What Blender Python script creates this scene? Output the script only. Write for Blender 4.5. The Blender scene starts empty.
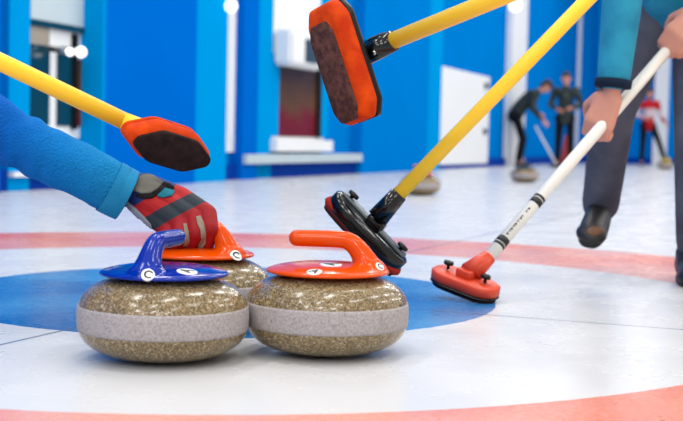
import bpy, bmesh, math, random
from mathutils import Vector, Matrix, noise
from mathutils.bvhtree import BVHTree
random.seed(7)
SC = bpy.context.scene
COL = SC.collection
R = math.radians

# ------------------------------------------------------------------ camera
F, H = 1247.0, 0.35
PITCH, ROLL = math.atan((210.5 - 140.7) / F), 0.0230
cam_rot = Matrix.Rotation(math.pi / 2 - PITCH, 3, 'X') @ Matrix.Rotation(ROLL, 3, 'Z')
CAM = Vector((0, 0, H))
cd = bpy.data.cameras.new('camera')
cd.sensor_width = 36.0
cd.sensor_fit = 'HORIZONTAL'
cd.lens = F / 683 * 36.0
cd.clip_start = 0.05
cd.clip_end = 200
cam = bpy.data.objects.new('camera', cd)
cam.matrix_world = Matrix.Translation(CAM) @ cam_rot.to_4x4()
COL.objects.link(cam)
SC.camera = cam
cd.dof.use_dof = True
cd.dof.focus_distance = 2.2
cd.dof.aperture_fstop = 5.4


def ray(x, y):
    d = cam_rot @ Vector(((x - 341.5) / F, -(y - 210.5) / F, -1.0))
    return d / d.y


def P(x, y, Y):            # the point seen at a pixel, Y metres into the hall
    return CAM + ray(x, y) * Y


def G(x, y, z=0.0):        # the point of a level plane
    d = ray(x, y)
    return CAM + d * ((z - H) / d.z)


# the hall is turned by TH against the view: u runs down the sheet, v across it
TH = R(20)
UD = Vector((math.sin(TH), math.cos(TH), 0))
VD = Vector((math.cos(TH), -math.sin(TH), 0))
VL, UE = -4.5, 27.0


def UV(u, v, z=0.0):
    return UD * u + VD * v + Vector((0, 0, z))


def onwall(x, y, v=VL):    # -> (u, z) on a plane parallel to the left wall
    d = ray(x, y)
    t = v / d.dot(VD)
    p = CAM + d * t
    return p.dot(UD), p.z


def onend(x, y, u=UE):     # -> (v, z) on the end wall
    d = ray(x, y)
    p = CAM + d * (u / d.dot(UD))
    return p.dot(VD), p.z


# ------------------------------------------------------------------ materials
ALB = 0.74     # photographed tones are brighter than the bare albedo; the exposure below makes up for it


def lin(c, k=None):
    return tuple(((v / 255) / 12.92 if v / 255 <= 0.04045 else ((v / 255 + 0.055) / 1.055) ** 2.4) * (ALB if k is None else k) for v in c) + (1.0,)


class NT:
    def __init__(s, name):
        s.m = bpy.data.materials.new(name)
        s.m.use_nodes = True
        s.t = s.m.node_tree
        s.b = s.t.nodes['Principled BSDF']

    def n(s, kind, **kw):
        o = s.t.nodes.new(kind)
        for k, v in kw.items():
            if k in ('operation', 'blend_type', 'data_type', 'feature', 'noise_dimensions', 'interpolation_type'):
                setattr(o, k, v)
            else:
                o.inputs[k.replace('_', ' ') if k.replace('_', ' ') in o.inputs else k].default_value = v
        return o

    def l(s, a, b):
        s.t.links.new(a, b)

    def math(s, op, a, b=None, c=None):
        o = s.t.nodes.new('ShaderNodeMath')
        o.operation = op
        for i, v in enumerate((a, b, c)):
            if v is None:
                continue
            if isinstance(v, (int, float)):
                o.inputs[i].default_value = v
            else:
                s.l(v, o.inputs[i])
        return o.outputs[0]

    def mix(s, fac, a, b):
        o = s.t.nodes.new('ShaderNodeMix')
        o.data_type = 'RGBA'
        for i, v in ((0, fac), (6, a), (7, b)):
            if isinstance(v, (int, float, tuple)):
                o.inputs[i].default_value = v
            else:
                s.l(v, o.inputs[i])
        return o.outputs[2]

    def coords(s, scale=1.0):
        tc = s.t.nodes.new('ShaderNodeTexCoord')
        return tc.outputs['Object']

    def noise(s, scale, detail=3, rough=0.5, vec=None):
        o = s.t.nodes.new('ShaderNodeTexNoise')
        o.inputs['Scale'].default_value = scale
        o.inputs['Detail'].default_value = detail
        o.inputs['Roughness'].default_value = rough
        s.l(vec or s.coords(), o.inputs['Vector'])
        return o.outputs[0]

    def ramp(s, fac, stops, interp='LINEAR'):
        o = s.t.nodes.new('ShaderNodeValToRGB')
        e = o.color_ramp
        e.interpolation = interp
        while len(e.elements) < len(stops):
            e.elements.new(0.5)
        for el, (p, c) in zip(e.elements, stops):
            el.position = p
            el.color = c if len(c) == 4 else lin(c, 1.0 if sum(c) in (0, 765) else None)
        s.l(fac, o.inputs[0])
        return o.outputs[0]

    def bump(s, h, strength=0.3, dist=0.002):
        o = s.t.nodes.new('ShaderNodeBump')
        o.inputs['Strength'].default_value = strength
        o.inputs['Distance'].default_value = dist
        s.l(h, o.inputs['Height'])
        s.l(o.outputs[0], s.b.inputs['Normal'])


def set_b(b, rough=0.5, spec=0.5, coat=0.0, metal=0.0, sheen=0.0):
    b.inputs['Roughness'].default_value = rough
    b.inputs['Specular IOR Level'].default_value = spec
    b.inputs['Coat Weight'].default_value = coat
    b.inputs['Coat Roughness'].default_value = 0.05
    b.inputs['Metallic'].default_value = metal
    b.inputs['Sheen Weight'].default_value = sheen


def plain(name, c, rough=0.5, spec=0.5, coat=0.0, metal=0.0, var=0.08, scale=30, bump=0.0, bscale=300, bdist=0.001, k=None):
    t = NT(name)
    set_b(t.b, rough, spec, coat, metal)
    a = lin(c, k)
    n = t.noise(scale)
    lo = tuple(v * (1 - var) for v in a[:3]) + (1,)
    hi = tuple(min(1, v * (1 + var)) for v in a[:3]) + (1,)
    t.l(t.mix(n, lo, hi), t.b.inputs['Base Color'])
    if bump:
        t.bump(t.noise(bscale, 2), bump, bdist)
    return t.m


def fabric(name, c, c2=None, bscale=160, bump=0.5, rough=0.85, var=0.2, scale=14):
    t = NT(name)
    set_b(t.b, rough, 0.2)
    a = lin(c)
    b = lin(c2) if c2 else tuple(v * (1 - var) for v in a[:3]) + (1,)
    t.l(t.mix(t.ramp(t.noise(scale, 3), [(0.35, (0, 0, 0)), (0.65, (255, 255, 255))]), b, a), t.b.inputs['Base Color'])
    vo = t.t.nodes.new('ShaderNodeTexVoronoi')
    vo.inputs['Scale'].default_value = bscale
    t.l(t.coords(), vo.inputs['Vector'])
    t.bump(vo.outputs['Distance'], bump, 0.0015)
    return t.m


def granite():
    t = NT('brown_speckled_granite')
    set_b(t.b, 0.2, 0.4, coat=0.2)
    co = t.coords()
    v = t.t.nodes.new('ShaderNodeTexVoronoi')
    v.inputs['Scale'].default_value = 400
    t.l(co, v.inputs['Vector'])
    sp = t.t.nodes.new('ShaderNodeSeparateColor')
    t.l(v.outputs['Color'], sp.inputs[0])
    base = t.ramp(sp.outputs[0], [(0.0, (38, 30, 22)), (0.16, (92, 72, 44)), (0.4, (138, 114, 74)), (0.68, (174, 152, 110)), (0.92, (216, 202, 172))], 'CONSTANT')
    n2 = t.noise(520, 4, 0.7, co)
    c2 = t.ramp(n2, [(0.3, (52, 40, 26)), (0.48, (140, 116, 78)), (0.70, (214, 200, 168))])
    t.l(t.mix(0.45, base, c2), t.b.inputs['Base Color'])
    return t.m


def band_stone():
    t = NT('pale_pitted_striking_band')
    set_b(t.b, 0.7, 0.3)
    co = t.coords()
    n = t.noise(260, 4, 0.7, co)
    big = t.noise(18, 3, 0.5, co)
    c = t.ramp(n, [(0.28, (96, 86, 82)), (0.40, (168, 160, 160)), (0.6, (196, 190, 192)), (0.8, (214, 210, 212))])
    t.l(t.mix(t.math('MULTIPLY', big, 0.35), c, lin((176, 164, 158))), t.b.inputs['Base Color'])
    t.bump(n, 0.35, 0.001)
    return t.m


M = {}
M['granite'] = granite()
M['band'] = band_stone()
M['orange_plastic'] = plain('orange_plastic', (244, 84, 0), 0.16, 0.22, 0.04, var=0.08, scale=12)
M['blue_plastic'] = plain('blue_plastic', (0, 46, 166), 0.13, 0.3, 0.08, var=0.08, scale=12)
M['red_plastic'] = plain('red_plastic', (206, 60, 48), 0.3, 0.5, 0.3)
M['yellow_plastic'] = plain('yellow_plastic', (226, 196, 40), 0.35)
M['teal_plastic'] = plain('dark_teal_plastic', (26, 62, 84), 0.35)
M['white_sticker'] = plain('white_sticker', (236, 236, 238), 0.4, k=0.95)
M['ink'] = plain('black_ink', (14, 14, 18), 0.5)
M['yellow_paint'] = plain('yellow_shaft_paint', (255, 208, 54), 0.4, 0.3, 0.1, var=0.03, scale=9, k=1.0)
M['white_paint'] = plain('white_shaft_paint', (236, 234, 224), 0.35, 0.4, 0.1, var=0.03, k=0.95)
M['black_plastic'] = plain('black_plastic', (9, 10, 12), 0.35, 0.3, 0.0)
M['black_gloss'] = plain('black_gloss_plastic', (4, 7, 12), 0.15, 0.35, 0.1)
M['steel'] = plain('brushed_steel', (190, 190, 194), 0.25, metal=1.0)
M['grey_metal'] = plain('grey_metal_plate', (96, 106, 112), 0.35, metal=0.6)
M['orange_fabric'] = fabric('orange_brush_fabric', (240, 82, 0), (206, 54, 0), bscale=420, bump=0.3, scale=30)
M['brown_felt'] = fabric('worn_brown_felt', (112, 74, 66), (72, 46, 42), bscale=420, bump=0.7, scale=90)
M['dark_felt'] = fabric('dark_worn_felt', (50, 34, 34), (28, 20, 22), bscale=420, bump=0.6, scale=60)
M['red_fabric_pad'] = fabric('red_brush_fabric', (176, 40, 22), bscale=420, bump=0.3)
M['skin'] = plain('skin', (232, 162, 138), 0.5, 0.4, var=0.1, scale=20)
M['hair'] = plain('dark_hair', (40, 28, 24), 0.6, var=0.4, scale=80)
M['eye'] = plain('eye_white_and_iris', (70, 60, 56), 0.2)
M['navy_denim'] = fabric('navy_denim', (34, 44, 66), (24, 32, 50), bscale=500, bump=0.25)
M['grey_denim'] = fabric('grey_trouser_cloth', (104, 108, 124), (78, 82, 100), bscale=500, bump=0.25, scale=9)
M['black_cloth'] = fabric('black_cloth', (16, 18, 26), bscale=300, bump=0.2)
M['camo'] = fabric('dark_olive_patterned_cloth', (72, 84, 82), (34, 42, 46), bscale=300, bump=0.2, scale=9)
M['shoe'] = plain('dark_shoe_leather', (30, 26, 28), 0.5, var=0.2)
M['shoe_mark'] = plain('brown_shoe_patch', (112, 70, 36), 0.5)
M['sole'] = plain('black_rubber_sole', (20, 20, 22), 0.7)
M['teal_jacket'] = fabric('teal_jacket_cloth', (52, 166, 200), (36, 136, 174), bscale=240, bump=0.4, scale=10)
M['jacket_hem'] = fabric('dark_navy_hem', (20, 40, 64), bscale=240, bump=0.2)
M['white_wall'] = plain('white_wall_paint', (236, 238, 240), 0.6, var=0.02, scale=3, k=0.95)
M['blue_wall'] = plain('blue_wall_paint', (0, 136, 228), 0.8, 0.0, var=0.06, scale=1.2)
M['blue_pillar'] = plain('deep_blue_pillar_paint', (0, 114, 222), 0.8, 0.0, var=0.06, scale=1.2)
M['light_blue'] = plain('light_blue_paint_and_lit_blue', (0, 164, 242), 0.8, 0.0, var=0.05, scale=1.5)
M['kick_blue'] = plain('dark_blue_kickboard_paint', (0, 66, 176), 0.7, 0.05, var=0.06, scale=1.5)
M['pane_teal'] = plain('dark_teal_window_pane', (16, 66, 84), 0.12, 0.6, var=0.3, scale=3)
M['beige'] = plain('beige_blind', (170, 160, 148), 0.7)
M['pale_grey'] = plain('pale_grey_board', (186, 202, 210), 0.6, var=0.06, scale=4, k=0.95)
M['dark_grille'] = plain('dark_grille', (24, 62, 90), 0.5)
t = NT('brown_and_red_window_pane')
set_b(t.b, 0.3, 0.15)
sx = t.t.nodes.new('ShaderNodeSeparateXYZ')
t.l(t.coords(), sx.inputs[0])
t.l(t.ramp(t.math('MULTIPLY_ADD', sx.outputs[2], 0.8, t.math('MULTIPLY_ADD', t.noise(2.5), 0.3, 0.35)),
           [(0.0, (110, 8, 14)), (0.36, (126, 16, 18)), (0.5, (110, 74, 32)), (0.8, (58, 44, 40)), (1.0, (22, 26, 36))]), t.b.inputs['Base Color'])
M['pane_brown'] = t.m
t = NT('globe_glow')
t.b.inputs['Emission Color'].default_value = (1, 0.98, 0.95, 1)
t.b.inputs['Emission Strength'].default_value = 2.2
M['glow'] = t.m

# sleeve of the reaching arm: teal towards the cuff, deeper blue and violet towards the elbow
t = NT('blue_knit_sleeve')
set_b(t.b, 0.85, 0.1)
sx = t.t.nodes.new('ShaderNodeSeparateXYZ')
t.l(t.coords(), sx.inputs[0])
t.l(t.ramp(t.math('MULTIPLY_ADD', t.noise(12, 3), 0.08, t.math('MULTIPLY_ADD', sx.outputs[0], 2.6, 0.90)),
           [(0.0, (84, 36, 156)), (0.2, (34, 66, 180)), (0.34, (4, 96, 200)), (0.62, (14, 130, 216)), (0.95, (30, 150, 212))]), t.b.inputs['Base Color'])
vo = t.t.nodes.new('ShaderNodeTexVoronoi')
vo.inputs['Scale'].default_value = 250
t.l(t.coords(), vo.inputs['Vector'])
t.bump(vo.outputs['Distance'], 0.9, 0.002)
M['sleeve'] = t.m
M['cuff'] = fabric('teal_cuff_knit', (40, 156, 212), (24, 136, 196), bscale=300, bump=0.4)
M['lining'] = fabric('dark_violet_lining', (44, 22, 74), bscale=300, bump=0.2)

# ice with painted rings and thin lines; the floor's own origin is the centre of the house
t = NT('ice_with_painted_rings')
set_b(t.b, 0.22, 0.2)
co = t.coords()
sx = t.t.nodes.new('ShaderNodeSeparateXYZ')
t.l(co, sx.inputs[0])
X, Yc = sx.outputs[0], sx.outputs[1]
r = t.math('SQRT', t.math('ADD', t.math('MULTIPLY', X, X), t.math('MULTIPLY', Yc, Yc)))
r = t.math('ADD', r, t.math('MULTIPLY', t.math('SUBTRACT', t.noise(40, 2, 0.5, co), 0.5), 0.006))
grain = t.noise(90, 5, 0.7, co)
mott = t.noise(2.2, 3, 0.5, co)
blue = t.mix(t.ramp(mott, [(0.38, (0, 0, 0)), (0.62, (255, 255, 255))]), lin((0, 98, 178)), lin((72, 148, 208)))
blue = t.mix(t.math('MULTIPLY', t.ramp(grain, [(0.5, (0, 0, 0)), (0.75, (255, 255, 255))]), 0.35), blue, lin((170, 204, 240)))
red = t.mix(t.ramp(t.noise(1.6, 3, 0.5, co), [(0.40, (0, 0, 0)), (0.68, (255, 255, 255))]), lin((244, 170, 154)), lin((238, 104, 56)))
red = t.mix(t.math('MULTIPLY', t.ramp(grain, [(0.45, (0, 0, 0)), (0.75, (255, 255, 255))]), 0.45), red, lin((250, 205, 196)))
ice = t.mix(t.noise(1.3, 4, 0.55, co), lin((228, 228, 229)), lin((241, 240, 240)))


def inside(rr, a, b=None):
    k = t.math('LESS_THAN', rr, a)
    return k if b is None else t.math('MULTIPLY', k, t.math('GREATER_THAN', rr, b))


c = t.mix(inside(r, 0.61), ice, blue)
c = t.mix(inside(r, 1.83, 1.22), c, red)
line = t.math('MAXIMUM', t.math('LESS_THAN', t.math('ABSOLUTE', X), 0.004), t.math('LESS_THAN', t.math('ABSOLUTE', Yc), 0.004))
c = t.mix(t.math('MULTIPLY', line, 0.8), c, lin((70, 90, 120)))
t.l(c, t.b.inputs['Base Color'])
rr = t.math('MULTIPLY_ADD', t.noise(5, 4, 0.6, co), 0.25, 0.14)
t.l(rr, t.b.inputs['Roughness'])
t.bump(t.noise(160, 4, 0.6, co), 0.12, 0.002)
M['ice'] = t.m

# glove: bands across the back of the hand in the glove's own frame (x along the hand)
t = NT('red_grey_and_blue_glove_cloth')
set_b(t.b, 0.65, 0.3)
sx = t.t.nodes.new('ShaderNodeSeparateXYZ')
t.l(t.coords(), sx.inputs[0])
GO = P(137, 187, 2.30)
gx = (P(196, 222, 2.275) - GO).normalized()
GN = cam_rot @ Vector((0.35, 0.75, 0.55))
gn_ = GN.normalized()
gl_ = (gx - gn_ * gx.dot(gn_)).normalized()
gr_ = Matrix((gl_, gn_.cross(gl_), gn_))
dl = gr_ @ (cam_rot @ Vector((0.48, -0.88, 0)))
q = t.math('MULTIPLY', sx.outputs[0], dl.x)
q = t.math('MULTIPLY_ADD', sx.outputs[1], dl.y, q)
q = t.math('MULTIPLY_ADD', sx.outputs[2], dl.z, q)
q = t.math('MULTIPLY_ADD', t.noise(14, 2), 0.006, t.math('SUBTRACT', q, 0.003))
t.l(t.ramp(t.math('MULTIPLY', q, 5.0), [(0.0, (22, 54, 126)), (0.15, (192, 22, 28)), (0.29, (42, 54, 66)), (0.43, (170, 10, 24))], 'CONSTANT'), t.b.inputs['Base Color'])
t.bump(t.noise(420, 3), 0.35, 0.001)
M['glove'] = t.m
M['glove_grey'] = fabric('grey_glove_strap', (128, 128, 120), (104, 104, 98), bscale=500, bump=0.3)
M['glove_black'] = fabric('black_glove_trim', (22, 22, 28), bscale=500, bump=0.2)
M['glove_beige'] = fabric('beige_glove_gusset', (176, 156, 138), (150, 132, 116), bscale=500, bump=0.3)
M['glove_teal'] = fabric('teal_glove_patch', (34, 134, 158), bscale=500, bump=0.2)
M['glove_pale'] = fabric('pale_grey_glove_side', (172, 178, 194), bscale=500, bump=0.3)

t = NT('red_and_white_top_cloth')
set_b(t.b, 0.8, 0.2)
sx = t.t.nodes.new('ShaderNodeSeparateXYZ')
t.l(t.coords(), sx.inputs[0])
t.l(t.ramp(t.math('MULTIPLY_ADD', t.noise(9, 2), 0.06, t.math('MULTIPLY', sx.outputs[2], 0.5)), [(0.0, (186, 24, 36)), (0.49, (228, 206, 212)), (0.575, (196, 30, 40))], 'CONSTANT'), t.b.inputs['Base Color'])
M['red_white_top'] = t.m


# ------------------------------------------------------------------ object helpers
def link(name, me, mat=None, parent=None, smooth=True, local=False):
    o = bpy.data.objects.new(name, me)
    COL.objects.link(o)
    if mat is not None:
        if isinstance(mat, str):
            mat = M[mat]
        me.materials.clear()
        me.materials.append(mat)
    if smooth:
        for p in me.polygons:
            p.use_smooth = True
    if parent is not None:
        o.parent = parent
    return o


def from_bm(name, bm, mat, parent=None, smooth=True, M4=None):
    if M4 is not None:
        bm.transform(M4)
    bmesh.ops.recalc_face_normals(bm, faces=bm.faces[:])
    me = bpy.data.meshes.new(name)
    bm.to_mesh(me)
    bm.free()
    return link(name, me, mat, parent, smooth)


def thing(name, label, cat, loc=(0, 0, 0), mat=None, group=None):
    o = bpy.data.objects.new(name, None)
    o.empty_display_size = 0.05
    COL.objects.link(o)
    if mat is not None:
        o.matrix_world = mat
    else:
        o.location = loc
    tag(o, label, cat, group)
    return o


def tag(o, label, cat, group=None):
    o['label'] = label
    o['category'] = cat
    if group:
        o['group'] = group
    return o


def lathe(profile, n=72):
    bm = bmesh.new()
    rings = []
    for (rad, z) in profile:
        if rad < 1e-6:
            rings.append([bm.verts.new((0, 0, z))])
        else:
            rings.append([bm.verts.new((rad * math.cos(2 * math.pi * i / n), rad * math.sin(2 * math.pi * i / n), z)) for i in range(n)])
    for a, b in zip(rings, rings[1:]):
        for i in range(n):
            j = (i + 1) % n
            if len(a) == 1 and len(b) == 1:
                continue
            if len(a) == 1:
                bm.faces.new((a[0], b[i], b[j]))
            elif len(b) == 1:
                bm.faces.new((a[i], b[0], a[j]))
            else:
                bm.faces.new((a[i], b[i], b[j], a[j]))
    return bm


def tube(pts, radii, n=20, cap=True, wob=None, bm=None):
    bm = bm or bmesh.new()
    pts = [Vector(p) for p in pts]
    if isinstance(radii, (int, float)):
        radii = [radii] * len(pts)
    rings = []
    prev = None
    for i, p in enumerate(pts):
        d = (pts[min(i + 1, len(pts) - 1)] - pts[max(i - 1, 0)]).normalized()
        if prev is None:
            up = Vector((0, 0, 1)) if abs(d.z) < 0.9 else Vector((1, 0, 0))
            a = d.cross(up).normalized()
        else:
            a = (prev - d * prev.dot(d)).normalized()
        prev = a
        b = d.cross(a)
        ring = []
        for k in range(n):
            th = 2 * math.pi * k / n
            q = a * math.cos(th) + b * math.sin(th)
            rr = radii[i]
            if wob:
                rr += wob(p + q * rr, i)
            ring.append(bm.verts.new(p + q * rr))
        rings.append(ring)
    for a, b in zip(rings, rings[1:]):
        for k in range(n):
            j = (k + 1) % n
            bm.faces.new((a[k], a[j], b[j], b[k]))
    if cap:
        bm.faces.new(rings[0][::-1])
        bm.faces.new(rings[-1])
    return bm


def smooth_path(ctrl, m=8):
    """Catmull-Rom through (x, y, z, r) control points"""
    c = [Vector(p) for p in ctrl]
    out = []
    for i in range(len(c) - 1):
        p0, p1, p2, p3 = c[max(i - 1, 0)], c[i], c[i + 1], c[min(i + 2, len(c) - 1)]
        for k in range(m):
            s = k / m
            out.append(0.5 * ((2 * p1) + (p2 - p0) * s + (2 * p0 - 5 * p1 + 4 * p2 - p3) * s * s + (3 * p1 - p0 - 3 * p2 + p3) * s ** 3))
    out.append(c[-1])
    return [p.to_3d() if len(p) == 3 else Vector(p[:3]) for p in out], [p[3] for p in out]


def capsule(bm, p0, p1, r0, r1, seg=14, flat=None):
    """tapered round-ended limb added to bm as a closed shell"""
    p0, p1 = Vector(p0), Vector(p1)
    d = p1 - p0
    L = d.length
    d = d / L if L > 1e-6 else Vector((0, 0, 1))
    up = Vector((0, 0, 1)) if abs(d.z) < 0.9 else Vector((1, 0, 0))
    a = d.cross(up).normalized()
    b = d.cross(a)
    prof = []
    for k in range(6):
        th = math.pi / 2 * (k / 5)
        prof.append((-r0 * math.cos(th), r0 * math.sin(th), 0))
    for k in range(6):
        th = math.pi / 2 * (k / 5)
        prof.append((L + r1 * math.sin(th), r1 * math.cos(th), 1))
    rings = []
    for (s, rad, _) in prof:
        c = p0 + d * s
        if rad < 1e-5:
            rings.append([bm.verts.new(c)])
        else:
            ring = []
            for k in range(seg):
                th = 2 * math.pi * k / seg
                q = a * math.cos(th) + b * math.sin(th)
                if flat:           # squash along a direction
                    fd, ff = flat
                    q = q - fd * q.dot(fd) * (1 - ff)
                ring.append(bm.verts.new(c + q * rad))
            rings.append(ring)
    for A, B in zip(rings, rings[1:]):
        for k in range(seg):
            j = (k + 1) % seg
            if len(A) == 1:
                bm.faces.new((A[0], B[j], B[k]))
            elif len(B) == 1:
                bm.faces.new((A[k], A[j], B[0]))
            else:
                bm.faces.new((A[k], A[j], B[j], B[k]))


def ball(bm, c, rad, sx=1, sy=1, sz=1, rot=None):
    mat = Matrix.Translation(Vector(c)) @ (rot.to_4x4() if rot else Matrix.Identity(4)) @ Matrix.Diagonal((rad * sx, rad * sy, rad * sz, 1))
    bmesh.ops.create_uvsphere(bm, u_segments=16, v_segments=10, radius=1.0, matrix=mat)


def box(bm, c, size, rot=None, bev=0.0):
    mat = Matrix.Translation(Vector(c)) @ (rot.to_4x4() if rot else Matrix.Identity(4)) @ Matrix.Diagonal((size[0], size[1], size[2], 1))
    r_ = bmesh.ops.create_cube(bm, size=1.0, matrix=mat)
    if bev:
        es = set()
        for v in r_['verts']:
            es.update(v.link_edges)
        bmesh.ops.bevel(bm, geom=list(es), offset=bev, segments=2, affect='EDGES', profile=0.5)


def fused(name, bm, mat, parent=None, voxel=0.004, it=6, fac=0.5):
    """closed shells in bm -> one continuous smooth surface"""
    bmesh.ops.recalc_face_normals(bm, faces=bm.faces[:])
    me = bpy.data.meshes.new(name)
    bm.to_mesh(me)
    bm.free()
    o = bpy.data.objects.new(name, me)
    COL.objects.link(o)
    md = o.modifiers.new('r', 'REMESH')
    md.mode = 'VOXEL'
    md.voxel_size = voxel
    if it:
        ms = o.modifiers.new('s', 'SMOOTH')
        ms.factor = fac
        ms.iterations = it
    dg = bpy.context.evaluated_depsgraph_get()
    dg.update()
    me2 = bpy.data.meshes.new_from_object(o.evaluated_get(dg))
    bpy.data.objects.remove(o)
    bpy.data.meshes.remove(me)
    me2.name = name
    return link(name, me2, mat, parent)


def text_bm(s, size):
    cu = bpy.data.curves.new('t', 'FONT')
    cu.body = s
    cu.size = size
    cu.align_x = 'CENTER'
    cu.align_y = 'CENTER'
    cu.fill_mode = 'FRONT' if False else 'BOTH'
    cu.offset = size * 0.022
    o = bpy.data.objects.new('t', cu)
    COL.objects.link(o)
    dg = bpy.context.evaluated_depsgraph_get()
    dg.update()
    me = bpy.data.meshes.new_from_object(o.evaluated_get(dg))
    bpy.data.objects.remove(o)
    bpy.data.curves.remove(cu)
    bm = bmesh.new()
    bm.from_mesh(me)
    bpy.data.meshes.remove(me)
    return bm


def wbox(name, u0, u1, v0, v1, z0, z1, mat, parent=None, bev=0.0):
    """box laid out along the hall's own axes"""
    bm = bmesh.new()
    rot = Matrix((VD, UD, Vector((0, 0, 1)))).transposed()
    c = UV((u0 + u1) / 2, (v0 + v1) / 2, (z0 + z1) / 2)
    mat4 = Matrix.Diagonal((abs(v1 - v0), abs(u1 - u0), abs(z1 - z0), 1))
    bmesh.ops.create_cube(bm, size=1.0, matrix=mat4)
    if bev:
        bmesh.ops.bevel(bm, geom=bm.edges[:], offset=bev, segments=2, affect='EDGES')
    bmesh.ops.recalc_face_normals(bm, faces=bm.faces[:])
    me = bpy.data.meshes.new(name)
    bm.to_mesh(me)
    bm.free()
    o = link(name, me, mat, None, smooth=False)
    mw = Matrix.Translation(c) @ rot.to_4x4()
    if parent is not None:
        o.parent = parent
        o.matrix_local = parent.matrix_world.inverted() @ mw
    else:
        o.matrix_world = mw
    return o


def struct(o):
    o['kind'] = 'structure'
    return o


def hall_empty(name, label, cat, u, v, z, group=None):
    rot = Matrix((VD, UD, Vector((0, 0, 1)))).transposed()
    return thing(name, label, cat, mat=Matrix.Translation(UV(u, v, z)) @ rot.to_4x4(), group=group)


# ------------------------------------------------------------------ the hall
HC = Vector((-0.265, 2.775, 0))
bm = bmesh.new()
bmesh.ops.create_grid(bm, x_segments=1, y_segments=1, size=1.0)
bmesh.ops.transform(bm, matrix=Matrix.Diagonal((14, 26, 1, 1)), verts=bm.verts)
bmesh.ops.translate(bm, vec=(9, 18, 0), verts=bm.verts)
floor = struct(from_bm('floor', bm, 'ice', None, False))
floor.matrix_world = Matrix.Translation(HC) @ Matrix.Rotation(-TH - R(2.0), 4, 'Z')

struct(wbox('wall_left', -6, UE + 0.2, VL - 0.2, VL, 0, 5.5, 'blue_wall'))
struct(wbox('wall_back', UE, UE + 0.2, VL, 16, 0, 5.5, 'blue_wall'))
struct(wbox('baseboard_left', -6, UE, VL, VL + 0.05, 0, 0.13, 'kick_blue'))
struct(wbox('baseboard_back', UE - 0.05, UE, VL + 0.05, 16, 0, 0.13, 'kick_blue'))

PR = 0.2          # how far the piers stand out of the wall
tn = [0]


def pier(x0, x1, mat='blue_pillar', near_mat=None, pr=PR, z1=5.5):
    tn[0] += 1
    u0 = onwall(x0, 150)[0]
    u1 = onwall(x1, 150, VL + pr)[0]
    o = struct(wbox('trim_%d' % tn[0], u0, u1, VL, VL + pr, 0.0, z1, mat))
    if near_mat:
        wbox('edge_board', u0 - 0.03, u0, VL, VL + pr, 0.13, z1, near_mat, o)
    return o, u0, u1


def panel(x0, x1, y0, y1, mat, th=0.03, name=None):
    """a flat board on the left wall between two picture columns"""
    ua, ub = onwall(x0, 150)[0], onwall(x1, 150)[0]
    xm = (x0 + x1) / 2
    za, zb = onwall(xm, y1)[1], onwall(xm, y0)[1]
    return ua, ub, max(za, 0.0), zb


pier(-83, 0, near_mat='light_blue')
# first window with a pale board over dark teal panes
wn = [0]


def window(x0, x1, y_top, y_sill, mullions, pane, label=None):
    wn[0] += 1
    ua, ub, za, zb = panel(x0, x1, y_top, y_sill, None)
    fr = wbox('window_%d' % wn[0], ua, ub, VL - 0.0, VL + 0.03, za, zb, 'white_wall')
    struct(fr)
    return fr, ua, ub, za, zb


fr, ua, ub, za, zb = window(21, 78, -60, 138, 2, None)
w = ub - ua
zt = onwall(57, 26)[1]
zm = onwall(57, 48)[1]
wbox('board', ua + 0.02, ub - 0.02, VL + 0.03, VL + 0.05, zt, zb - 0.05, 'pale_grey', fr)
wbox('frame_bar', ua, ub, VL + 0.03, VL + 0.06, zt - 0.03, zt + 0.01, 'pane_teal', fr)
wbox('blind', ua + 0.02, ua + w * 0.36, VL + 0.03, VL + 0.045, zm, zt - 0.03, 'beige', fr)
wbox('pane', ua + 0.02, ua + w * 0.38, VL + 0.03, VL + 0.04, za + 0.08, zm, 'pane_teal', fr)
wbox('pane', ua + w * 0.52, ua + w * 0.78, VL + 0.03, VL + 0.04, za + 0.08, zt - 0.14, 'pane_teal', fr)
wbox('pane', ua + w * 0.85, ub - 0.02, VL + 0.03, VL + 0.04, za + 0.08, zt - 0.2, 'pane_brown', fr)
wbox('mullion', ua + w * 0.78, ua + w * 0.84, VL + 0.03, VL + 0.06, za + 0.06, zt - 0.04, 'black_cloth', fr)
ua0 = onwall(0, 150)[0]
tn[0] += 1
struct(wbox('trim_%d' % tn[0], ua0, ua + 0.0, VL, VL + 0.06, 0, 5.5, 'light_blue'))
z = onwall(20, 176)[1]
struct(wbox('windowsill_1', ua0, ub, VL, VL + 0.1, z, z + 0.03, 'white_wall'))

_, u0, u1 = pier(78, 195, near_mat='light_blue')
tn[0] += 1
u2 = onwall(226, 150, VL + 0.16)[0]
struct(wbox('trim_%d' % tn[0], u1, u2, VL, VL + 0.16, 0, 5.5, 'light_blue'))  # lighter blue paints in the brighter lighting on this stretch of the pier
# bright slit of a window beside the broad pier
fr, ua, ub, za, zb = window(222, 231, -80, 152, 0, None)
wbox('pane', ua + 0.05, ub - 0.05, VL + 0.03, VL + 0.04, za + 0.1, zb - 0.1, 'white_wall', fr)
_, a1, a2 = pier(231, 257, pr=0.1)
tn[0] += 1
struct(wbox('trim_%d' % tn[0], a2, onwall(266, 150)[0], VL, VL + 0.05, 0, 5.5, 'light_blue'))
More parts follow.
